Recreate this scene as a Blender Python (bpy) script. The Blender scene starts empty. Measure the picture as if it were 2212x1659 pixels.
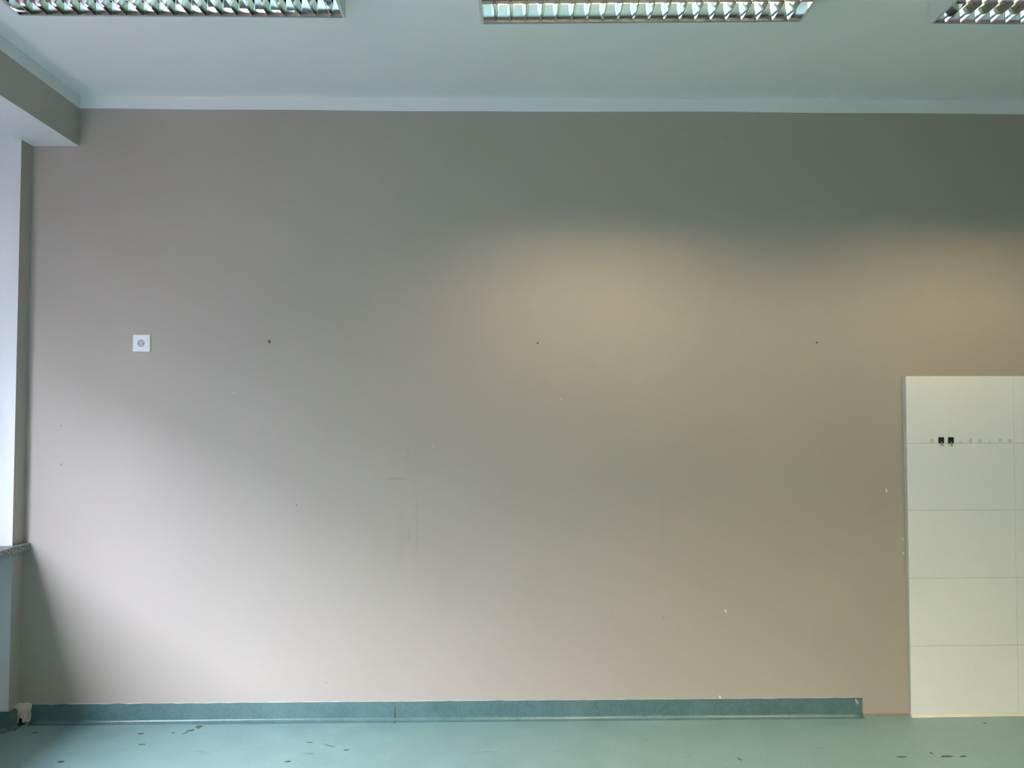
import bpy, bmesh, math, random
from mathutils import Vector, Matrix

random.seed(7)
sc = bpy.context.scene
COL = sc.collection

# ------------------------------------------------------------------ camera
W_PX, H_PX, F_PX = 2212.0, 1659.0, 1750.0
CAM = Vector((2.2668, -3.9489, 1.4519))
YAW, PITCH, ROLL = 0.01832, 0.04005, -0.00171


def basis():
    cy, sy, cp, sp = math.cos(YAW), math.sin(YAW), math.cos(PITCH), math.sin(PITCH)
    fw = Vector((sy * cp, cy * cp, sp))
    ri = Vector((cy, -sy, 0))
    up = ri.cross(fw)
    c, s = math.cos(ROLL), math.sin(ROLL)
    return ri * c + up * s, -ri * s + up * c, fw


RI, UP, FW = basis()
cd = bpy.data.cameras.new('camera')
cd.sensor_fit = 'HORIZONTAL'
cd.sensor_width = 36.0
cd.lens = F_PX / W_PX * 36.0
cd.clip_start = 0.05
cam = bpy.data.objects.new('camera', cd)
COL.objects.link(cam)
m3 = Matrix((RI, UP, -FW)).transposed()
cam.matrix_world = Matrix.Translation(CAM) @ m3.to_4x4()
sc.camera = cam

# ------------------------------------------------------------------ overcast sky, exposure
SKY_STRENGTH = 29.0
world = bpy.data.worlds.new('overcast_sky')
sc.world = world
world.use_nodes = True
bg = world.node_tree.nodes['Background']
# overcast sky: about three times brighter overhead than at the horizon
wn, wl = world.node_tree.nodes, world.node_tree.links
wtc = wn.new('ShaderNodeTexCoord')
wsep = wn.new('ShaderNodeSeparateXYZ')
wl.new(wtc.outputs['Generated'], wsep.inputs[0])
wr = wn.new('ShaderNodeValToRGB')
wr.color_ramp.elements[0].position = 0.0
wr.color_ramp.elements[0].color = (0.32, 0.32, 0.395, 1)
wr.color_ramp.elements[1].position = 1.0
wr.color_ramp.elements[1].color = (0.92, 0.92, 1.135, 1)
wl.new(wsep.outputs[2], wr.inputs[0])
wl.new(wr.outputs[0], bg.inputs['Color'])
bg.inputs['Strength'].default_value = SKY_STRENGTH
sc.view_settings.view_transform = 'Standard'
sc.view_settings.look = 'None'
sc.view_settings.gamma = 1.0
sc.view_settings.use_curve_mapping = False
sc.view_settings.exposure = 1.2
sc.cycles.caustics_reflective = False
sc.cycles.caustics_refractive = False
sc.cycles.max_bounces = 10
sc.cycles.diffuse_bounces = 6
sc.cycles.sample_clamp_indirect = 6.0

# window openings in the left wall (y ranges), used by the portals and by the wall
NICHES = [(-6.80, -0.093)]
BAYS = 4
BLIND_Z = (1.95, 2.32, 2.62, 2.62)   # lower edge of each blind
SILL_Z, HEAD_Z = 0.852, 2.775
WIN_X = -0.32      # inner face of the window frames
OUT_X = WIN_X - 0.16  # outer face of the wall
WIN_Y = -0.95      # the glazing starts here; the solid back before it is added to block near-corner daylight
SKY_BLOCK_Z = 6.2     # top of the unseen block added to hide the low sky
for (y0, y1) in NICHES:
    ld = bpy.data.lights.new('window_portal', 'AREA')
    ld.shape = 'RECTANGLE'
    ld.size = y1 - y0
    ld.size_y = HEAD_Z - SILL_Z
    ld.cycles.is_portal = True
    lo = bpy.data.objects.new('window_portal', ld)
    COL.objects.link(lo)
    lo.matrix_world = Matrix.Translation((OUT_X + 0.03, (y0 + y1) / 2, (SILL_Z + HEAD_Z) / 2)) @ \
        Matrix(((0, 0, -1), (1, 0, 0), (0, -1, 0))).to_4x4()

TUBE_WARM = (1.0, 0.84, 0.50)
TUBE_STRENGTH = {'centre': (86.0, 86.0), 'right': (84.0, 84.0), 'second': (320.0, 320.0)}  # second row is unseen, added to brighten the lower wall and floor

# ------------------------------------------------------------------ helpers


def nt(mat):
    return mat.node_tree.nodes, mat.node_tree.links


def material(name, color, rough=0.6, metal=0.0, spec=0.5):
    m = bpy.data.materials.new(name)
    m.use_nodes = True
    b = m.node_tree.nodes['Principled BSDF']
    b.inputs['Base Color'].default_value = (*color, 1)
    b.inputs['Roughness'].default_value = rough
    b.inputs['Metallic'].default_value = metal
    b.inputs['Specular IOR Level'].default_value = spec
    return m


def add(nodes, typ, **kw):
    n = nodes.new(typ)
    for k, v in kw.items():
        setattr(n, k, v)
    return n


def math_node(nodes, links, op, a, b=None, c=None, clamp=False):
    n = nodes.new('ShaderNodeMath')
    n.operation = op
    n.use_clamp = clamp
    for i, v in enumerate((a, b, c)):
        if v is None:
            continue
        if isinstance(v, (int, float)):
            n.inputs[i].default_value = v
        else:
            links.new(v, n.inputs[i])
    return n.outputs[0]


def noise(nodes, links, vec, scale, detail=3.0, rough=0.5, stretch=None):
    if stretch:
        mp = nodes.new('ShaderNodeMapping')
        mp.inputs['Scale'].default_value = stretch
        links.new(vec, mp.inputs['Vector'])
        vec = mp.outputs[0]
    n = nodes.new('ShaderNodeTexNoise')
    n.inputs['Scale'].default_value = scale
    n.inputs['Detail'].default_value = detail
    n.inputs['Roughness'].default_value = rough
    links.new(vec, n.inputs['Vector'])
    return n.outputs['Fac']


def ramp(nodes, links, fac, stops):
    r = nodes.new('ShaderNodeValToRGB')
    el = r.color_ramp.elements
    while len(el) < len(stops):
        el.new(0.5)
    for e, (p, c) in zip(el, stops):
        e.position = p
        e.color = (*c, 1) if len(c) == 3 else c
    links.new(fac, r.inputs[0])
    return r.outputs[0]


def mix(nodes, links, fac, a, b, blend='MIX'):
    n = nodes.new('ShaderNodeMix')
    n.data_type = 'RGBA'
    n.blend_type = blend
    for sock, v in ((n.inputs[0], fac), (n.inputs[6], a), (n.inputs[7], b)):
        if isinstance(v, (int, float)):
            sock.default_value = v
        elif isinstance(v, tuple):
            sock.default_value = (*v, 1)
        else:
            links.new(v, sock)
    return n.outputs[2]


def bump(nodes, links, height, strength, dist=0.001):
    b = nodes.new('ShaderNodeBump')
    b.inputs['Strength'].default_value = strength
    b.inputs['Distance'].default_value = dist
    links.new(height, b.inputs['Height'])
    return b.outputs[0]


def paint(name, color, var=0.03, rough=0.55, scale=1.6, grain=220.0, bstr=0.12, spec=0.35):
    """rolled wall paint: faint cloudiness and orange-peel relief"""
    m = material(name, color, rough, spec=spec)
    n, l = nt(m)
    tc = n.new('ShaderNodeTexCoord').outputs['Object']
    f = noise(n, l, tc, scale, 4)
    lo = tuple(c * (1 - var) for c in color)
    hi = tuple(min(1, c * (1 + var)) for c in color)
    c = ramp(n, l, f, [(0.3, lo), (0.7, hi)])
    b = n['Principled BSDF']
    l.new(c, b.inputs['Base Color'])
    l.new(bump(n, l, noise(n, l, tc, grain, 2), bstr), b.inputs['Normal'])
    return m


def box(bm, lo, hi, mi=0):
    x0, y0, z0 = lo
    x1, y1, z1 = hi
    v = [bm.verts.new(p) for p in ((x0, y0, z0), (x1, y0, z0), (x1, y1, z0), (x0, y1, z0),
                                   (x0, y0, z1), (x1, y0, z1), (x1, y1, z1), (x0, y1, z1))]
    for idx in ((3, 2, 1, 0), (4, 5, 6, 7), (0, 1, 5, 4), (1, 2, 6, 5), (2, 3, 7, 6), (3, 0, 4, 7)):
        f = bm.faces.new([v[i] for i in idx])
        f.material_index = mi


def prism(bm, poly, axis, a, b, mi=0, smooth=False):
    """extrude a closed 2D polygon along an axis ('x','y','z') from a to b"""
    def p(u, w, t):
        return {'x': (t, u, w), 'y': (u, t, w), 'z': (u, w, t)}[axis]
    A = [bm.verts.new(p(u, w, a)) for u, w in poly]
    B = [bm.verts.new(p(u, w, b)) for u, w in poly]
    n = len(poly)
    fs = [bm.faces.new(A[::-1]), bm.faces.new(B)]
    for i in range(n):
        f = bm.faces.new((A[i], A[(i + 1) % n], B[(i + 1) % n], B[i]))
        f.smooth = smooth
        fs.append(f)
    for f in fs:
        f.material_index = mi
    return fs


def tube(bm, p0, p1, r0, r1=None, seg=16, caps=True, mi=0):
    r1 = r0 if r1 is None else r1
    p0, p1 = Vector(p0), Vector(p1)
    d = (p1 - p0).normalized()
    u = d.orthogonal().normalized()
    w = d.cross(u)
    A, B = [], []
    for i in range(seg):
        t = 2 * math.pi * i / seg
        o = u * math.cos(t) + w * math.sin(t)
        A.append(bm.verts.new(p0 + o * r0))
        B.append(bm.verts.new(p1 + o * r1))
    for i in range(seg):
        j = (i + 1) % seg
        f = bm.faces.new((A[i], A[j], B[j], B[i]))
        f.smooth = True
        f.material_index = mi
    if caps:
        for f in (bm.faces.new(A[::-1]), bm.faces.new(B)):
            f.material_index = mi


def obj(name, bm, mats, parent=None, bevel=0.0, seg=2):
    bmesh.ops.recalc_face_normals(bm, faces=bm.faces[:])
    if bevel:
        bmesh.ops.bevel(bm, geom=bm.edges[:], offset=bevel, segments=seg, affect='EDGES', profile=0.5)
    me = bpy.data.meshes.new(name)
    bm.to_mesh(me)
    bm.free()
    for m in (mats if isinstance(mats, (list, tuple)) else [mats]):
        me.materials.append(m)
    o = bpy.data.objects.new(name, me)
    COL.objects.link(o)
    o.parent = parent
    return o


def tag(o, label=None, cat=None, group=None, kind=None):
    for k, v in (('label', label), ('category', cat), ('group', group), ('kind', kind)):
        if v:
            o[k] = v
    return o


def empty(name, loc, rz=0.0):
    o = bpy.data.objects.new(name, None)
    COL.objects.link(o)
    o.location = loc
    o.rotation_euler = (0, 0, rz)
    o.empty_display_size = 0.1
    return o


def copy_tree(o, parent=None):
    c = o.copy()
    COL.objects.link(c)
    c.parent = parent
    for ch in o.children:
        copy_tree(ch, c)
    return c


def blob(n, r, jag, sx=1.0, sy=1.0, rot=0.0):
    """irregular closed outline"""
    pts = []
    for i in range(n):
        t = 2 * math.pi * i / n
        q = r * (1 + jag * (random.random() - 0.5) * 2)
        x, y = q * math.cos(t) * sx, q * math.sin(t) * sy
        pts.append((x * math.cos(rot) - y * math.sin(rot), x * math.sin(rot) + y * math.cos(rot)))
    return pts


def on_wall(u, v, y=0.0):
    """point of the back wall (plane y) seen at photo pixel u, v"""
    d = FW + RI * ((u - W_PX / 2) / F_PX) - UP * ((v - H_PX / 2) / F_PX)
    return CAM + d * ((y - CAM.y) / d.y)


# ------------------------------------------------------------------ materials
TAUPE = (0.445, 0.390, 0.338)
m_taupe = paint('taupe_wall_paint', TAUPE, 0.025)
m_white = paint('white_ceiling_paint', (0.86, 0.86, 0.87), 0.015, 0.7)
m_dark = paint('dark_brown_fill_cut_paint', (0.16, 0.13, 0.105), 0.03)  # for unseen walls, toned dark to cut fill light
m_jamb = paint('white_reveal_paint', (0.78, 0.775, 0.80), 0.015, 0.5)


def back_wall_material():
    """taupe paint with old scuffs: faint upright streaks, a level rub mark"""
    m = paint('scuffed_taupe_wall_paint', TAUPE, 0.025)
    n, l = nt(m)
    b = n['Principled BSDF']
    base = b.inputs['Base Color'].links[0].from_socket
    tc = n.new('ShaderNodeTexCoord').outputs['Object']
    sep = n.new('ShaderNodeSeparateXYZ')
    l.new(tc, sep.inputs[0])
    X, Z = sep.outputs[0], sep.outputs[2]

    def band(v, c, half, soft):
        d = math_node(n, l, 'ABSOLUTE', math_node(n, l, 'SUBTRACT', v, c))
        mr = n.new('ShaderNodeMapRange')
        mr.interpolation_type = 'SMOOTHSTEP'
        for k, val in ((1, half), (2, half + soft), (3, 1.0), (4, 0.0)):
            mr.inputs[k].default_value = val
        l.new(d, mr.inputs[0])
        return mr.outputs[0]

    streak_noise = noise(n, l, tc, 6.0, 4, 0.7, (2.5, 1.0, 0.6))
    total = None
    for (u, v0, v1, half, soft, k) in ((868, 1040, 1260, 0.003, 0.02, 0.05), (880, 960, 990, 0.002, 0.012, 0.07),
                                       (884, 1130, 1185, 0.002, 0.016, 0.07), (900, 1000, 1260, 0.001, 0.010, 0.07),
                                       (1430, 1050, 1190, 0.001, 0.010, 0.04)):
        p0, p1 = on_wall(u, v0), on_wall(u, v1)
        q = math_node(n, l, 'MULTIPLY', band(X, (p0.x + p1.x) / 2, half, soft),
                      band(Z, (p0.z + p1.z) / 2, (p0.z - p1.z) / 2 * 0.3, (p0.z - p1.z) * 0.4))
        q = math_node(n, l, 'MULTIPLY', q, k)
        total = q if total is None else math_node(n, l, 'ADD', total, q)
    p0, p1 = on_wall(831, 1034), on_wall(882, 1034)
    q = math_node(n, l, 'MULTIPLY', band(X, (p0.x + p1.x) / 2, 0.02, 0.045), band(Z, p0.z, 0.001, 0.009))
    total = math_node(n, l, 'ADD', total, math_node(n, l, 'MULTIPLY', q, 0.13))
    total = math_node(n, l, 'MULTIPLY', total, math_node(n, l, 'MULTIPLY_ADD', streak_noise, 3.4, -0.8))
    # faint dark line where the bare wall meets the floor at the right end of the skirting
    dark_line = math_node(n, l, 'MULTIPLY', band(X, 4.15, 0.12, 0.01), band(Z, 0.0, 0.004, 0.016))
    dark_line = math_node(n, l, 'MULTIPLY', dark_line, math_node(n, l, 'MULTIPLY', streak_noise, 0.9))
    total = math_node(n, l, 'ADD', total, dark_line, clamp=True)
    l.new(mix(n, l, total, base, (0.10, 0.075, 0.055)), b.inputs['Base Color'])
    return m


m_back = back_wall_material()


def vinyl(name, dark, light, rough, stains=False):
    m = material(name, light, rough, spec=0.5)
    n, l = nt(m)
    b = n['Principled BSDF']
    tc = n.new('ShaderNodeTexCoord').outputs['Object']
    f1 = noise(n, l, tc, 7.0, 6, 0.65)
    f2 = noise(n, l, tc, 95.0, 4, 0.6)
    f = math_node(n, l, 'ADD', math_node(n, l, 'MULTIPLY', f1, 0.55), math_node(n, l, 'MULTIPLY', f2, 0.45))
    c = ramp(n, l, f, [(0.36, dark), (0.62, light)])
    if stains:
        # trodden-in grime: sparse spots and drawn-out scuffs
        s = noise(n, l, tc, 5.5, 5, 0.6, (0.7, 1.8, 1.0))
        c = mix(n, l, ramp(n, l, s, [(0.655, (0, 0, 0)), (0.74, (0.55, 0.55, 0.55))]), c, (0.075, 0.085, 0.06))
        s2 = noise(n, l, tc, 22.0, 2, 0.5, (0.6, 1.5, 1.0))
        c = mix(n, l, ramp(n, l, s2, [(0.74, (0, 0, 0)), (0.80, (0.7, 0.7, 0.7))]), c, (0.05, 0.05, 0.035))
        r = ramp(n, l, f1, [(0.3, (rough - 0.06,) * 3), (0.7, (rough + 0.10,) * 3)])
        l.new(r, b.inputs['Roughness'])
    l.new(c, b.inputs['Base Color'])
    l.new(bump(n, l, f2, 0.05), b.inputs['Normal'])
    return m


m_floor = vinyl('mint_vinyl_floor', (0.155, 0.265, 0.260), (0.215, 0.350, 0.345), 0.34, True)
m_skirt = vinyl('teal_vinyl_skirting', (0.075, 0.150, 0.155), (0.115, 0.200, 0.205), 0.27)
m_plaster = paint('bare_plaster', (0.76, 0.67, 0.58), 0.25, 0.9, 30.0, 90.0, 0.8)
m_hole_black = paint('black_hole_patch', (0.012, 0.010, 0.008), 0.3, 0.9, 20.0)
m_oldpaint = paint('old_cream_paint', (0.60, 0.56, 0.50), 0.12, 0.7, 25.0)
m_hole = material('drill_hole_dark', (0.10, 0.09, 0.075), 0.9)
m_plug = paint('grey_wall_plug', (0.20, 0.18, 0.15), 0.1, 0.7, 30.0)
m_chip_faint = paint('pale_touch_up_dab', (0.60, 0.57, 0.51), 0.08, 0.8, 60.0)
m_chip = paint('white_filler_chip', (0.80, 0.78, 0.72), 0.08, 0.8, 60.0)
m_spot = paint('grey_pencil_spot', (0.30, 0.27, 0.24), 0.15, 0.8, 60.0)
m_stain = paint('brown_floor_dirt', (0.105, 0.115, 0.085), 0.35, 0.85, 40.0)
m_tile = paint('white_glazed_tile', (0.90, 0.885, 0.89), 0.02, 0.22, 2.2, 30.0, 0.03, 0.5)
m_grout = paint('grey_tile_grout', (0.66, 0.66, 0.65), 0.06, 0.85, 30.0)
m_board = paint('pale_tile_edge', (0.60, 0.56, 0.52), 0.08, 0.7, 12.0)
m_silicone = paint('cream_silicone', (0.86, 0.80, 0.66), 0.05, 0.45, 15.0)
m_plastic = material('white_socket_plastic', (0.80, 0.81, 0.83), 0.35)
m_plastic_dk = material('grey_socket_well', (0.50, 0.52, 0.53), 0.45)
m_pin = material('steel_earth_pin', (0.55, 0.55, 0.56), 0.3, 1.0)
m_black = material('black_plastic_hook', (0.015, 0.015, 0.012), 0.45)
m_grey_tip = material('grey_metal_hook_tip', (0.30, 0.31, 0.30), 0.5, 0.3)
m_glue = paint('yellowed_glue_residue', (0.66, 0.62, 0.50), 0.12, 0.7, 60.0)
m_glue_grey = paint('greyed_glue_residue', (0.66, 0.655, 0.61), 0.12, 0.7, 60.0)
m_steel_white = material('white_enamelled_steel', (0.68, 0.69, 0.66), 0.4)
m_mirror = material('polished_aluminium', (0.80, 0.79, 0.78), 0.09, 1.0)
n_, l_ = nt(m_mirror)
tc_ = n_.new('ShaderNodeTexCoord').outputs['Object']
l_.new(bump(n_, l_, noise(n_, l_, tc_, 45.0, 2), 0.12, 0.002), n_['Principled BSDF'].inputs['Normal'])
m_tube_off = material('unlit_phosphor_tube', (0.78, 0.78, 0.76), 0.35)
m_cap = material('aluminium_tube_cap', (0.6, 0.6, 0.6), 0.35, 1.0)
m_pvc = material('white_window_plastic', (0.80, 0.81, 0.82), 0.35)


def emitter(name, strength):
    m = material(name, (0.8, 0.8, 0.78), 0.4)
    b = m.node_tree.nodes['Principled BSDF']
    b.inputs['Emission Color'].default_value = (*TUBE_WARM, 1)
    b.inputs['Emission Strength'].default_value = strength
    return m


def terrazzo():
    m = material('grey_terrazzo', (0.3, 0.3, 0.3), 0.4)
    n, l = nt(m)
    tc = n.new('ShaderNodeTexCoord').outputs['Object']
    v = n.new('ShaderNodeTexVoronoi')
    v.inputs['Scale'].default_value = 190.0
    l.new(tc, v.inputs['Vector'])
    sp = n.new('ShaderNodeSeparateColor')
    l.new(v.outputs['Color'], sp.inputs[0])
    c = ramp(n, l, sp.outputs[0], [(0.1, (0.08, 0.085, 0.08)), (0.45, (0.16, 0.17, 0.17)),
                                   (0.75, (0.24, 0.25, 0.25)), (0.95, (0.42, 0.42, 0.42))])
    l.new(c, n['Principled BSDF'].inputs['Base Color'])
    return m


m_terrazzo = terrazzo()


def glass():
    m = bpy.data.materials.new('window_glass')
    m.use_nodes = True
    n, l = nt(m)
    n.clear()
    out = n.new('ShaderNodeOutputMaterial')
    t = n.new('ShaderNodeBsdfTransparent')
    t.inputs[0].default_value = (0.93, 0.96, 0.95, 1)
    g = n.new('ShaderNodeBsdfGlossy')
    g.inputs['Roughness'].default_value = 0.02
    mx = n.new('ShaderNodeMixShader')
    mx.inputs[0].default_value = 0.04
    l.new(t.outputs[0], mx.inputs[1])
    l.new(g.outputs[0], mx.inputs[2])
    l.new(mx.outputs[0], out.inputs[0])
    return m


m_glass = glass()


def fabric():
    m = bpy.data.materials.new('pink_blind_fabric')
    m.use_nodes = True
    n, l = nt(m)
    n.clear()
    out = n.new('ShaderNodeOutputMaterial')
    d = n.new('ShaderNodeBsdfDiffuse')
    t = n.new('ShaderNodeBsdfTranslucent')
    d.inputs[0].default_value = (0.70, 0.36, 0.45, 1)
    t.inputs[0].default_value = (0.88, 0.28, 0.40, 1)
    mx = n.new('ShaderNodeMixShader')
    mx.inputs[0].default_value = 0.34
    l.new(d.outputs[0], mx.inputs[1])
    l.new(t.outputs[0], mx.inputs[2])
    l.new(mx.outputs[0], out.inputs[0])
    return m


m_fabric = fabric()
m_sky_block = paint('grey_sky_block', (0.07, 0.068, 0.065), 0.1, 0.9, 0.8)
m_ground = paint('dark_ground_low_bounce', (0.03, 0.04, 0.025), 0.2, 0.9, 0.6)
m_paving = paint('dark_paving_low_bounce', (0.03, 0.03, 0.03), 0.06, 0.9, 0.6)

# ------------------------------------------------------------------ room shell
H = 3.025          # ceiling
ZP = 2.961         # taupe paint stops here, ceiling white carries on above
XR, YR = 8.4, -8.0  # right and rear wall
BX = 0.2265        # bulkhead projection


def struct(o):
    o['kind'] = 'structure'
    return o


# floor and ceiling
bm = bmesh.new()
box(bm, (OUT_X, YR - 0.2, -0.12), (XR + 0.2, 0.2, 0.0))
struct(obj('floor', bm, m_floor))
bm = bmesh.new()
box(bm, (OUT_X, YR - 0.2, H), (XR + 0.2, 0.2, H + 0.15))
struct(obj('ceiling', bm, m_white))

# back wall: taupe up to a slightly wavy hand-cut line, white band above
bm = bmesh.new()
NX = 90
rows = []
for i in range(NX + 1):
    x = XR * i / NX
    wob = 0.0016 * math.sin(x * 2.3 + 0.6) + 0.0012 * math.sin(x * 6.1) - 0.003 * math.exp(-((x - 2.45) / 0.28) ** 2)
    rows.append([bm.verts.new((x, 0, z)) for z in (0, ZP + wob, H)] + [bm.verts.new((x, 0.2, z)) for z in (H, 0)])
for a, b in zip(rows, rows[1:]):
    for k in range(5):
        f = bm.faces.new((a[k], b[k], b[(k + 1) % 5], a[(k + 1) % 5]))
        f.material_index = 1 if k in (1, 2) else 0
bm.faces.new(rows[0])
bm.faces.new(rows[-1][::-1])
wall_back = struct(obj('wall_back', bm, [m_back, m_white]))

# right and rear walls, out of view, darkened to cut bounce light
bm = bmesh.new()
box(bm, (XR, YR - 0.2, 0), (XR + 0.2, 0.2, ZP))
box(bm, (XR, YR - 0.2, ZP), (XR + 0.2, 0.2, H), 1)
struct(obj('wall_right', bm, [m_dark, m_white]))
bm = bmesh.new()
box(bm, (OUT_X, YR - 0.2, 0), (XR, YR, ZP))
box(bm, (OUT_X, YR - 0.2, ZP), (XR, YR, H), 1)
struct(obj('wall_rear', bm, [m_dark, m_white]))

# left wall: piers, parapets under the windows, dropped beam above
bm = bmesh.new()
edges = [0.0] + [v for (a, b) in NICHES for v in (b, a)] + [YR]
for k in range(0, len(edges), 2):
    box(bm, (OUT_X, edges[k + 1], 0), (0, edges[k], HEAD_Z), 1)
for (y0, y1) in NICHES:
    box(bm, (OUT_X, y0, 0), (WIN_X + 0.03, y1, SILL_Z - 0.036), 1)
box(bm, (OUT_X, WIN_Y, SILL_Z - 0.036), (WIN_X, NICHES[0][1], HEAD_Z), 0)  # added solid back, keeps daylight off the wall beside the corner
for f in bm.faces:
    if abs(f.calc_center_median().x) < 1e-6:
        f.material_index = 0
wall_left = struct(obj('wall_left', bm, [m_taupe, m_jamb]))
bm = bmesh.new()
poly = [(OUT_X, HEAD_Z), (BX, HEAD_Z), (BX, ZP), (BX, H), (OUT_X, H)]
prism(bm, poly, 'y', YR, 0.0, 1)
for f in bm.faces:
    c = f.calc_center_median()
    if abs(c.x - BX) < 1e-6 and c.z < ZP:
        f.material_index = 0
tag(obj('bulkhead', bm, [m_taupe, m_jamb], wall_left), 'taupe beam box with white underside above the window')

# coved vinyl skirting: flat upstand, hollow curve running onto the floor
SK = 0.0889


def cove(t=0.004, r=0.015):
    pts = [(0, SK), (t, SK - 0.001)]
    for i in range(9):
        a = math.pi * i / 16
        pts.append((t + r - r * math.cos(a), r - r * math.sin(a) + 0.0015))
    pts.append((t + r + 0.012, 0.0))
    pts.append((0, 0))
    return pts


def skirting(name, p0, p1, nrm, parent=None, ragged=0.0, seg=70):
    """sweep the cove profile from p0 to p1; nrm points into the room"""
    bm = bmesh.new()
    p0, p1, nrm = Vector(p0), Vector(p1), Vector(nrm)
    prev = None
    first = None
    for i in range(seg + 1):
        p = p0.lerp(p1, i / seg)
        k = ragged * (math.sin(i * 1.7) * 0.5 + random.uniform(-0.6, 0.6)) * max(0.25, 1 - i / (seg * 0.4))
        ring = [bm.verts.new(p + nrm * d + Vector((0, 0, z + (k if j < 2 else 0)))) for j, (d, z) in enumerate(cove())]
        if prev:
            for j in range(len(ring)):
                jj = (j + 1) % len(ring)
                f = bm.faces.new((prev[j], ring[j], ring[jj], prev[jj]))
                f.smooth = 1 < j < 10
        else:
            first = ring
        prev = ring
    bm.faces.new(first)
    bm.faces.new(prev[::-1])
    return obj(name, bm, m_skirt, parent)


baseboard_back = struct(skirting('baseboard_back', (0.050, 0, 0), (4.031, 0, 0), (0, -1, 0), None, 0.0022, 120))
y0, y1 = NICHES[0]
baseboard_left = struct(skirting('baseboard_left', (0, y1, 0), (0, -0.030, 0), (1, 0, 0), None, 0.003, 8))
skirting('niche_skirting', (WIN_X + 0.03, y1, 0), (0, y1, 0), (0, -1, 0), baseboard_left, 0.002, 12)
skirting('niche_skirting', (WIN_X + 0.03, y0, 0), (WIN_X + 0.03, y1, 0), (1, 0, 0), baseboard_left, 0.0, 6)

# torn skirting corner: bare plaster and a black patch painted for the dark hole
bm = bmesh.new()
prism(bm, [(0.004, 0.012), (0.022, 0.006), (0.030, 0.014), (0.041, 0.008), (0.051, 0.015), (0.056, 0.040),
           (0.052, 0.062), (0.058, 0.078), (0.055, 0.092), (0.034, 0.097), (0.012, 0.095), (0.0, 0.093), (0.0, 0.02)],
      'y', -0.0075, 0.0)
tag(obj('plaster_patch', bm, m_plaster, wall_back), 'bare beige plaster where the skirting is torn off')
bm = bmesh.new()
prism(bm, [(-0.004, 0.02), (-0.016, 0.040), (-0.020, 0.062), (-0.036, 0.080), (-0.048, 0.088), (-0.046, 0.097),
           (-0.020, 0.101), (0.0, 0.098), (0.0, 0.015)], 'x', 0.0, 0.0055)
tag(obj('plaster_patch', bm, m_plaster, wall_left), 'torn plaster edge beside the corner')
bm = bmesh.new()
prism(bm, [(x + 0.010, y - 0.016) for x, y in blob(14, 0.017, 0.35, 1.2, 0.8)], 'z', 0.0, 0.006)
prism(bm, [(x + 0.006, z + 0.014) for x, z in blob(12, 0.012, 0.35, 0.8, 1.1)], 'y', -0.0095, -0.001)
tag(obj('corner_hole_patch', bm, m_hole_black, wall_back), 'black patch for the dark hole in the broken corner')

# old cream paint showing as a thin uneven line above the skirting
bm = bmesh.new()
N = 160
prev = None
for i in range(N + 1):
    x = 0.06 + (4.03 - 0.06) * i / N
    t = max(0.0006, 0.0030 + 0.0035 * math.sin(i * 0.9) * math.sin(i * 0.23) + random.uniform(-0.002, 0.0022))
    t *= 0.5 if x < 2.0 else 0.25
    a = [bm.verts.new((x, -0.0012, SK - 0.004)), bm.verts.new((x, -0.0012, SK + t)), bm.verts.new((x, 0.0, SK + t))]
    if prev:
        bm.faces.new((prev[0], a[0], a[1], prev[1]))
        bm.faces.new((prev[1], a[1], a[2], prev[2]))
    prev = a
obj('old_paint_edge', bm, m_oldpaint, wall_back)

# dirty seam in the skirting, purple smear at its right end
m_smear = paint('pale_violet_smear', (0.36, 0.35, 0.45), 0.15, 0.6, 60.0)
p = on_wall(853, 1545)
bm = bmesh.new()
prism(bm, [(p.x - 0.004, 0.012), (p.x + 0.003, 0.010), (p.x + 0.0045, 0.03), (p.x + 0.002, 0.05), (p.x + 0.001, 0.062),
           (p.x - 0.001, 0.062), (p.x - 0.003, 0.04)], 'y', -0.0060, -0.003)
prism(bm, [(p.x + x * 0.5, -0.030 + y * 1.3) for x, y in blob(10, 0.010, 0.25)], 'z', 0.0005, 0.0024)
obj('seam_dirt', bm, m_stain, baseboard_back)
p = on_wall(1850, 1515)
bm = bmesh.new()
prism(bm, [(p.x + x, p.z + z) for x, z in blob(11, 0.009, 0.35, 0.8, 1.5, 0.4)], 'y', -0.0046, -0.003)
obj('paint_smear', bm, m_smear, baseboard_back)

# ------------------------------------------------------------------ marks on the back wall (parts of the wall)


def wall_mark(name, u, v, r, mat, jag=0.3, sx=1.0, sz=1.0, rot=0.0, depth=0.0012):
    p = on_wall(u, v)
    bm = bmesh.new()
    prism(bm, [(p.x + x, p.z + z) for x, z in blob(10, r, jag, sx, sz, rot)], 'y', -depth, 0.0)
    return obj(name, bm, mat, wall_back)


for u, v in ((581.5, 738), (1161, 741), (1764, 740)):
    p = on_wall(u, v)
    bm = bmesh.new()
    tube(bm, (p.x, 0.0, p.z), (p.x, -0.0022, p.z), 0.0085, 0.0078, 16)
    plug = obj('wall_plug', bm, m_plug if u < 600 else m_taupe, wall_back)
    bm = bmesh.new()
    tube(bm, (p.x + 0.001, -0.002, p.z - 0.0005), (p.x + 0.001, -0.0030, p.z - 0.0005), 0.0045, 0.0040, 12)
    obj('screw_hole', bm, m_hole, plug)
for u, v, r in ((505, 849, 0.0055), (936, 964, 0.005), (1212, 862, 0.006), (1915, 1060, 0.0085), (1567, 1319, 0.0075),
                (1555, 1505, 0.0065), (1958, 1165, 0.005), (1959, 1195, 0.008)):
    wall_mark('paint_chip', u - (8 if 1940 < u else 0), v, r * 0.85, m_chip_faint if u < 1300 else m_chip, 0.4, 0.7 if u > 1900 else 1.0, 1.1, 0.5)
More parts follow.
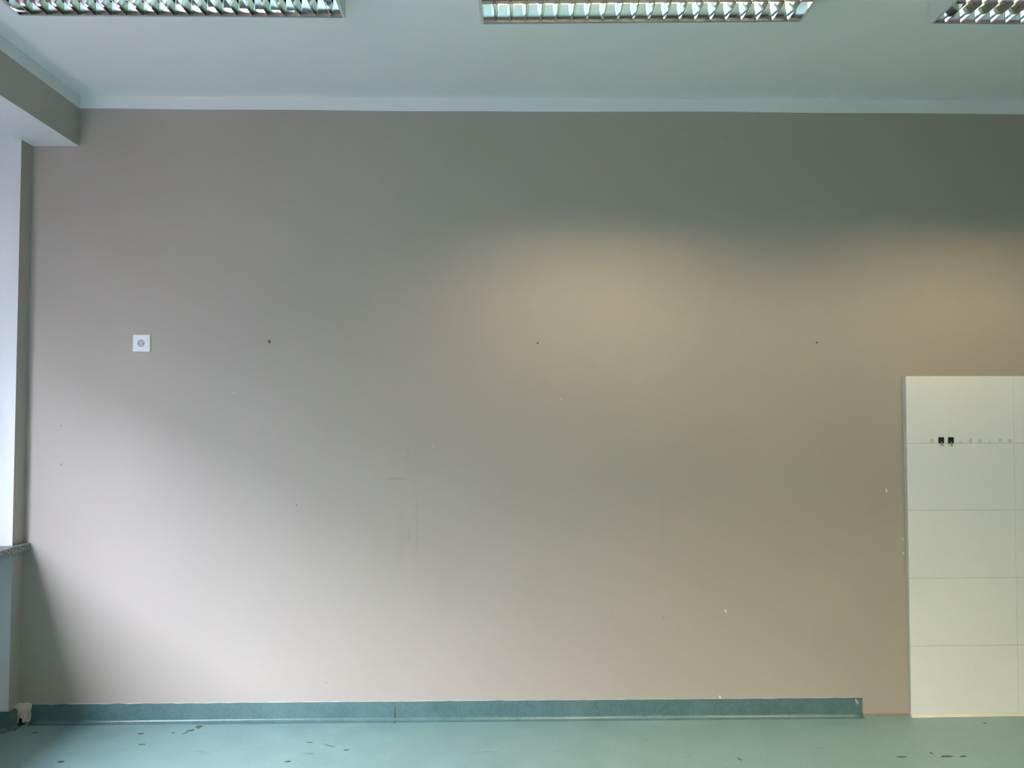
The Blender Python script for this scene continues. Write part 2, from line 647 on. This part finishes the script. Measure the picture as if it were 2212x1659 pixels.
for u, v, r in ((131, 920, 0.005), (133, 1004, 0.006), (641, 1092, 0.006), (1433, 1335, 0.004), (883, 972, 0.003),
                (914, 982, 0.003), (705, 1475, 0.004)):
    wall_mark('dark_speck', u, v, r, m_taupe if r < 0.0035 else m_spot, 0.35, 0.7, 1.0, 0.3, 0.0006)

# dirt marks on the floor


def on_floor(u, v):
    d = FW + RI * ((u - W_PX / 2) / F_PX) - UP * ((v - H_PX / 2) / F_PX)
    return CAM + d * (-CAM.z / d.z)


floor_o = bpy.data.objects['floor']
for u, v, r, sx, sy, rot in ((430, 1570, 0.012, 1.3, 1.6, 0.5), (411, 1578, 0.012, 1.5, 0.9, 0.6), (400, 1584, 0.008, 1.6, 0.7, 0.6),
                             (374, 1583, 0.006, 1.2, 0.8, 0.3), (303, 1585, 0.010, 1.6, 0.7, 0.0), (308, 1608, 0.009, 1.6, 0.6, 0.1),
                             (131, 1646, 0.012, 1.2, 0.9, 0.0), (75, 1583, 0.008, 1.6, 0.8, 0.2), (70, 1567, 0.008, 1.4, 0.8, 0.0),
                             (668, 1604, 0.010, 1.4, 0.5, -0.1), (748, 1620, 0.010, 1.4, 0.5, -0.2), (622, 1645, 0.010, 1.4, 0.6, 0.0),
                             (2048, 1634, 0.016, 1.8, 0.6, 0.1), (2080, 1634, 0.012, 1.4, 0.7, 0.2), (1950, 1635, 0.013, 1.6, 0.6, 0.0),
                             (2128, 1562, 0.007, 1.2, 0.9, 0.0), (2012, 1627, 0.006, 1.0, 1.4, 0.4), (1598, 1640, 0.008, 0.7, 1.6, 0.3)):
    p = on_floor(u, v)
    bm = bmesh.new()
    prism(bm, [(p.x + x, p.y + y) for x, y in blob(12, r, 0.35, sx, sy, rot)], 'z', 0.0, 0.0008)
    obj('dirt_spot', bm, m_stain, floor_o)
p0, p1 = on_floor(698, 1608), on_floor(724, 1614)
bm = bmesh.new()
prism(bm, [(p0.x, p0.y), ((p0.x + p1.x) / 2, (p0.y + p1.y) / 2 - 0.004), (p1.x, p1.y - 0.002), (p1.x, p1.y + 0.002),
           ((p0.x + p1.x) / 2, (p0.y + p1.y) / 2 + 0.004)], 'z', 0.0, 0.0008)
obj('scratch', bm, m_stain, floor_o)

# ------------------------------------------------------------------ windows, sill, blinds (mostly left of the picture)
for i, (y0, y1) in enumerate(NICHES):
    w = struct(empty('window_%d' % (i + 1), (WIN_X, (y0 + y1) / 2, SILL_Z)))
    base = Vector(w.location)

    def local(bm):
        bmesh.ops.translate(bm, verts=bm.verts[:], vec=-base)
        return bm
    yj = y1
    y1 = WIN_Y
    zb, zt, fx0, fx1 = SILL_Z, HEAD_Z, WIN_X - 0.07, WIN_X
    bm = bmesh.new()
    for lo, hi in (((y0, zb), (y1, zb + 0.07)), ((y0, zt - 0.07), (y1, zt)), ((y0, zb), (y0 + 0.07, zt)), ((y1 - 0.07, zb), (y1, zt))):
        box(bm, (fx0, lo[0], lo[1]), (fx1, hi[0], hi[1]))
    fr = obj('window_frame', local(bm), m_pvc, w)
    cuts = [y1 - (y1 - y0) * k / BAYS for k in range(BAYS + 1)]
    for c in cuts[1:-1]:
        bm = bmesh.new()
        box(bm, (fx0, c - 0.045, zb + 0.07), (fx1, c + 0.045, zt - 0.07))
        obj('mullion', local(bm), m_pvc, w, 0.004)
    for k in range(BAYS):
        bm = bmesh.new()
        box(bm, (WIN_X - 0.042, cuts[k + 1] + (0.07 if k == BAYS - 1 else 0.045), zb + 0.07),
            (WIN_X - 0.034, cuts[k] - (0.07 if k == 0 else 0.045), zt - 0.07))
        obj('pane', local(bm), m_glass, w)
    bm = bmesh.new()
    poly = [(WIN_X, y0), (0.0, y0), (0.0, y0 - 0.09), (0.033, y0 - 0.09), (0.033, 0.0),
            (0.0, 0.0), (0.0, yj), (WIN_X, yj)]
    prism(bm, poly, 'z', SILL_Z - 0.036, SILL_Z)
    tag(obj('window_sill', local(bm), m_terrazzo, w, 0.003), 'grey speckled terrazzo sill with a worn front edge')
    # a roller blind in each bay, half lowered
    for k in range(BAYS):
        c0, c1 = cuts[k + 1] + 0.02, cuts[k] - 0.02
        ym = (c0 + c1) / 2
        bl = empty('roller_blind', (WIN_X + 0.045, ym, HEAD_Z))
        tag(bl, ['half-lowered pink roller blind in the window bay beside the corner',
                 'pink roller blind a third lowered in the second window bay from the corner',
                 'nearly rolled-up pink roller blind in the third window bay from the corner',
                 'nearly rolled-up pink roller blind in the window bay farthest from the corner'][k], 'blind', 'pink roller blinds')
        hl = (c1 - c0) / 2
        bm = bmesh.new()
        tube(bm, (0, -hl, -0.035), (0, hl, -0.035), 0.024, None, 16)
        obj('roller_tube', bm, m_pvc, bl)
        zlow = BLIND_Z[k] - HEAD_Z
        bm = bmesh.new()
        prism(bm, [(0.023, -0.035), (0.024, -0.035), (0.024, zlow), (0.023, zlow)], 'y', -hl + 0.02, hl - 0.02)
        obj('blind_fabric', bm, m_fabric, bl)
        bm = bmesh.new()
        box(bm, (0.014, -hl + 0.02, zlow - 0.03), (0.033, hl - 0.02, zlow))
        obj('bottom_bar', bm, m_pvc, bl, 0.003)

# ground and paving out of view, added dark to limit light bounced indoors
bm = bmesh.new()
box(bm, (-80, -60, -1.4), (OUT_X - 0.02, 60, -1.2))
struct(obj('ground', bm, m_ground))
bm = bmesh.new()
box(bm, (-4.6, -30, -1.2), (OUT_X - 0.02, 30, -1.16))
struct(obj('ground_paving', bm, m_paving))
# unseen block added to hide the low sky: plinth, wall, cornice
bm = bmesh.new()
box(bm, (-13.0, -30, -1.2), (-9.0, 30, SKY_BLOCK_Z - 0.3))
box(bm, (-9.0, -30, -1.2), (-8.92, 30, -0.5))
box(bm, (-13.2, -30.2, SKY_BLOCK_Z - 0.3), (-8.75, 30.2, SKY_BLOCK_Z))
struct(obj('sky_block_opposite', bm, m_sky_block))

# ------------------------------------------------------------------ louvred ceiling luminaires
LEN, DEP, LH = 1.215, 0.300, 0.080
ROW = 0.139
TUBE_Z, REF_H = -LH + 0.050, 0.064


def reflector_profile(n=9):
    """half width of the trough against height above the rim"""
    return [(ROW / 2 - 0.0005 - 0.044 * (k / n) ** 1.9, REF_H * k / n) for k in range(n + 1)]


def make_luminaire():
    root = empty('ceiling_luminaire', (0, 0, H))
    # white steel tray
    bm = bmesh.new()
    x, y, t = LEN / 2, DEP / 2, 0.0015
    box(bm, (-x, -y, -0.002), (x, y, 0.0))
    for s in (-1, 1):
        box(bm, (-x, s * y - (t if s > 0 else 0), -LH), (x, s * y + (t if s < 0 else 0), -0.002))
        box(bm, (s * x - (t if s > 0 else 0), -y + t, -LH), (s * x + (t if s < 0 else 0), y - t, -0.002))
    # folded-in rims at the two ends
    for s in (-1, 1):
        a, b = sorted((s * x, s * (x - 0.010)))
        box(bm, (a, -y + t, -LH), (b, y - t, -LH + 0.0015))
    obj('housing', bm, m_steel_white, root)
    prof = reflector_profile()
    L = LEN / 2 - 0.011
    for row in (-1, 1):
        yc = row * ROW / 2
        # trough: two bowed side mirrors, one continuous sheet over the top
        bm = bmesh.new()
        pts = [(w, z) for w, z in prof] + [(-w, z) for w, z in prof[::-1]]
        A = [bm.verts.new((-L, yc + w, -LH + z)) for w, z in pts]
        B = [bm.verts.new((L, yc + w, -LH + z)) for w, z in pts]
        for k in range(len(pts) - 1):
            f = bm.faces.new((A[k], A[k + 1], B[k + 1], B[k]))
            f.smooth = k != len(prof) - 1
        obj('reflector', bm, m_mirror, root)
        for s in (-1, 1):
            bm = bmesh.new()
            a, b = sorted((s * L, s * (L + 0.0015)))
            prism(bm, [(yc + w, -LH + z) for w, z in pts], 'x', a, b)
            obj('end_plate', bm, m_mirror, root)
        # tube with end caps
        bm = bmesh.new()
        tube(bm, (-L + 0.03, yc, TUBE_Z), (L - 0.03, yc, TUBE_Z), 0.013, None, 20)
        tb = obj('fluorescent_tube', bm, m_tube_off, root)
        for s in (-1, 1):
            bm = bmesh.new()
            tube(bm, (s * (L - 0.030), yc, TUBE_Z), (s * (L - 0.004), yc, TUBE_Z), 0.0132, None, 20)
            obj('tube_cap', bm, m_cap, tb)
    # wedge-shaped cross blades, thin below and broad above, one mesh shared by all
    bh, NB, pitch = 0.036, 20, 0.0583
    prf = [(0.0012, 0.0), (0.0055, 0.012), (0.0130, bh)]

    def half_w(z):
        for (w0, z0), (w1, z1) in zip(prof, prof[1:]):
            if z0 <= z <= z1:
                return w0 + (w1 - w0) * (z - z0) / (z1 - z0)
        return prof[-1][0]
    bm = bmesh.new()
    rings = []
    for t_, z in prf:
        hw = half_w(z) - 0.0004
        rings.append([bm.verts.new(q) for q in ((-t_, -hw, z), (t_, -hw, z), (t_, hw, z), (-t_, hw, z))])
    bm.faces.new(rings[0][::-1])
    bm.faces.new(rings[-1])
    for a, b in zip(rings, rings[1:]):
        for k in range(4):
            f = bm.faces.new((a[k], a[(k + 1) % 4], b[(k + 1) % 4], b[k]))
            f.smooth = False
    blade = obj('louvre_blade', bm, m_mirror, root)
    x0 = -(NB - 1) * pitch / 2
    blade.location = (x0, -ROW / 2, -LH)
    for row in (-1, 1):
        for k in range(NB):
            if row == -1 and k == 0:
                continue
            c = blade.copy()
            COL.objects.link(c)
            c.location = (x0 + k * pitch, row * ROW / 2, -LH)
    return root


proto = make_luminaire()
LAMPS = [(1.092, -0.958 - DEP / 2, 0.0, None, 'unlit louvred ceiling light nearest the window, mirror blades reflecting the room'),
         (2.810, -0.936 - DEP / 2, -0.030, 'centre', 'brightly lit louvred ceiling light in the middle of the ceiling'),
         (4.525, -0.948 - DEP / 2, 0.0, 'right', 'louvred ceiling light cut off by the right edge, above the white tiles'),
         (2.810, -3.60, 0.0, 'second', 'added unseen louvred ceiling light for lower wall fill, farther from the taupe wall'),
         (4.525, -3.60, 0.0, 'second', 'added unseen louvred ceiling light for lower wall fill, nearest the right wall')]
for k, (x, y, rz, lit, label) in enumerate(LAMPS):
    o = proto if k == 0 else copy_tree(proto)
    o.location = (x, y, H)
    o.rotation_euler = (0, 0, rz)
    tag(o, label, 'ceiling light', 'louvred ceiling lights')
    if lit:
        tubes = sorted([c for c in o.children if c.name.startswith('fluorescent_tube')], key=lambda c: c.name)
        for c, s in zip(tubes, TUBE_STRENGTH[lit]):
            c.data = c.data.copy()
            c.data.materials[0] = emitter('lit_warm_tube_' + lit, s)

# ------------------------------------------------------------------ tiled panel boxed out of the wall
panel = empty('tiled_panel', (4.26, -0.001, 0))
tag(panel, 'white wall panel of large glazed tiles boxed out beside the skirting end', 'tiled wall')
PX0, PX1, PZ = 4.260, 6.0, 1.645


def front(x, z):
    """depth of the panel's face: it leans a little and dies into the wall to the right"""
    return 0.039 - 0.019 * (1 - z / PZ) - 0.010 * (x - PX0) / 0.6 * (1 - 0.6 * z / PZ) if x < 4.9 else front(4.899, z)


bm = bmesh.new()
vs = {}
for x in (PX0, 4.9, PX1):
    for z in (0.0, PZ):
        vs[x, z, 0] = bm.verts.new((x - 4.26, 0, z))
        vs[x, z, 1] = bm.verts.new((x - 4.26, -(front(x, z) - 0.006), z))
for a, b in ((PX0, 4.9), (4.9, PX1)):
    bm.faces.new((vs[a, 0.0, 1], vs[b, 0.0, 1], vs[b, PZ, 1], vs[a, PZ, 1]))
    bm.faces.new((vs[a, 0.0, 0], vs[a, PZ, 0], vs[b, PZ, 0], vs[b, 0.0, 0]))
    bm.faces.new((vs[a, PZ, 0], vs[a, PZ, 1], vs[b, PZ, 1], vs[b, PZ, 0]))
    bm.faces.new((vs[a, 0.0, 0], vs[b, 0.0, 0], vs[b, 0.0, 1], vs[a, 0.0, 1]))
for x in (PX0, PX1):
    bm.faces.new((vs[x, 0.0, 0], vs[x, 0.0, 1], vs[x, PZ, 1], vs[x, PZ, 0]))
obj('backing_board', bm, m_board, panel)
xs = [4.2605, 4.790, 5.32, 5.85]
zs = [0.012, 0.340, 0.6655, 0.9925, 1.3175, 1.645]
G = 0.0013
# grout bed between the tiles
bm = bmesh.new()
q = []
for x in (4.2625, 4.9, 5.85):
    q.append([bm.verts.new((x - 4.26, -(front(x, z) - d), z)) for z in (0.012, 1.643) for d in (0.0012, 0.005)])
for a, b in zip(q, q[1:]):
    for i, j in ((0, 1), (1, 3), (3, 2), (2, 0)):
        bm.faces.new((a[i], b[i], b[j], a[j]))
bm.faces.new((q[0][0], q[0][1], q[0][3], q[0][2]))
bm.faces.new((q[-1][0], q[-1][2], q[-1][3], q[-1][1]))
obj('grout', bm, m_grout, panel)
for i in range(3):
    for j in range(5):
        x0, x1 = xs[i] + (G if i else 0), xs[i + 1] - G
        z0, z1 = zs[j] + G, zs[j + 1] - (G if j < 4 else 0)
        dx = -0.010 * (1 - (z0 + z1) / 2 / PZ) * 0
        bm = bmesh.new()
        c = [(x0, z0), (x1, z0), (x1, z1), (x0, z1)]
        e = random.uniform(-0.0004, 0.0004)
        F = [bm.verts.new((x - 4.26 + dx, -(front(x, z) + e), z)) for x, z in c]
        B = [bm.verts.new((x - 4.26 + dx, -(front(x, z) - 0.007), z)) for x, z in c]
        bm.faces.new(F)
        bm.faces.new(B[::-1])
        for k in range(4):
            bm.faces.new((F[k], B[k], B[(k + 1) % 4], F[(k + 1) % 4]))
        obj('tile', bm, m_tile, panel, 0.0007, 1)
bm = bmesh.new()
prev = None
for k in range(30):
    x = 4.262 + (5.85 - 4.262) * k / 29
    r = 0.010 + 0.002 * math.sin(k * 1.3)
    d = front(x, 0)
    a = [bm.verts.new((x - 4.26, -(d - 0.004), 0.0135)), bm.verts.new((x - 4.26, -(d + 0.001), 0.0125)),
         bm.verts.new((x - 4.26, -(d + r * 0.4), 0.0)), bm.verts.new((x - 4.26, -(d - 0.004), 0.0))]
    if prev:
        for i in range(4):
            bm.faces.new((prev[i], a[i], a[(i + 1) % 4], prev[(i + 1) % 4]))
    else:
        bm.faces.new(a)
    prev = a
bm.faces.new(prev[::-1])
tag(obj('sealant_bead', bm, m_silicone, panel), 'cream sealant line along the floor')

# hooks and glue marks in a row along the first tile joint


def on_panel(u, v):
    p = on_wall(u, v)
    for _ in range(4):
        p = on_wall(u, v, -front(p.x, p.z))
    return p


def make_hook(u, v, label):
    p = on_panel(u, v)
    t = empty('adhesive_hook', p)
    bm = bmesh.new()
    box(bm, (-0.0140, -0.006, -0.0150), (0.0140, 0.0005, 0.0150))
    obj('base_plate', bm, m_black, t, 0.0035, 3)
    bm = bmesh.new()
    path = [(0, -0.004, -0.008), (0, -0.007, -0.016), (0, -0.010, -0.022), (0, -0.0125, -0.0245), (0, -0.0150, -0.0235)]
    for a, b in zip(path, path[1:]):
        tube(bm, a, b, 0.0032, 0.0028, 10)
    obj('hook_tip', bm, m_grey_tip, t)
    return tag(t, label, 'hook', 'small black hooks on the tiles')


make_hook(2032.5, 951, 'small black square stick-on hook on white tiles, nearer the taupe wall')
make_hook(2053.5, 951, 'small black square stick-on hook on white tiles, right one of the pair')
ORD = ['left of the two black hooks', 'just right of the two black hooks', 'second right of the hooks',
       'third right of the hooks', 'fourth right of the hooks', 'fifth right of the hooks',
       'just before the upright tile joint', 'just past the upright tile joint']
for k, (u, v, r, yellow) in enumerate(((2013, 952, 0.0105, 1), (2075, 956, 0.0085, 0), (2096, 952, 0.0105, 1), (2116, 953, 0.010, 0),
                                       (2138, 956, 0.007, 0), (2160, 952, 0.0105, 0), (2182, 953, 0.011, 0), (2203, 952, 0.011, 1))):
    p = on_panel(u, v)
    bm = bmesh.new()
    prism(bm, [(x, z) for x, z in blob(12, r, 0.22, 0.9, 1.0)], 'y', -0.0014, 0.0008)
    o = obj('glue_mark', bm, m_glue if yellow else m_glue_grey)
    o.location = p
    tag(o, '%s dab of old glue on white tile, %s' % ('yellowish' if yellow else 'faint grey', ORD[k]), 'glue mark', 'old glue dabs along the tile joint')

# ------------------------------------------------------------------ socket outlet
p0, p1 = on_wall(288, 724), on_wall(326, 759.5)
sock = empty('socket_outlet', ((p0.x + p1.x) / 2, 0, (p0.z + p1.z) / 2))
tag(sock, 'white square earthed power socket alone on the taupe wall', 'socket')
s = 0.0415
bm = bmesh.new()
prism(bm, [(-s, -s), (s, -s), (s, s), (-s, s)], 'y', -0.009, 0.0)
obj('cover_frame', bm, m_plastic, sock, 0.0025, 2)
bm = bmesh.new()
# inner insert: square plate with a round well
n = 40
R_, hs, yf, yb = 0.0185, 0.029, -0.0110, -0.0095
outer, ring, well = [], [], []
for i in range(n):
    a = 2 * math.pi * (i + 0.5) / n
    k = hs / max(abs(math.cos(a)), abs(math.sin(a)))
    outer.append((k * math.cos(a), k * math.sin(a)))
vo0 = [bm.verts.new((x, -0.0085, z)) for x, z in outer]
vo1 = [bm.verts.new((x, yf, z)) for x, z in outer]
vr = [bm.verts.new((R_ * math.cos(2 * math.pi * (i + 0.5) / n), yf, R_ * math.sin(2 * math.pi * (i + 0.5) / n))) for i in range(n)]
for i in range(n):
    j = (i + 1) % n
    bm.faces.new((vo0[i], vo0[j], vo1[j], vo1[i]))
    bm.faces.new((vo1[i], vo1[j], vr[j], vr[i]))
ins = obj('insert_plate', bm, m_plastic, sock)
bm = bmesh.new()
vt = [bm.verts.new((R_ * math.cos(2 * math.pi * i / n), yf, R_ * math.sin(2 * math.pi * i / n))) for i in range(n)]
vb = [bm.verts.new((R_ * 0.93 * math.cos(2 * math.pi * i / n), -0.0092, R_ * 0.93 * math.sin(2 * math.pi * i / n))) for i in range(n)]
for i in range(n):
    j = (i + 1) % n
    bm.faces.new((vt[i], vt[j], vb[j], vb[i]))
bm.faces.new(vb)
well = obj('socket_well', bm, m_plastic_dk, sock)
for x in (-0.0095, 0.0095):
    bm = bmesh.new()
    tube(bm, (x, -0.0090, -0.003), (x, -0.0096, -0.003), 0.0027, None, 12)
    obj('contact_hole', bm, m_hole, well)
bm = bmesh.new()
tube(bm, (0, -0.009, 0.0075), (0, -0.0165, 0.0075), 0.0024, 0.0018, 12)
obj('earth_pin', bm, m_pin, sock)
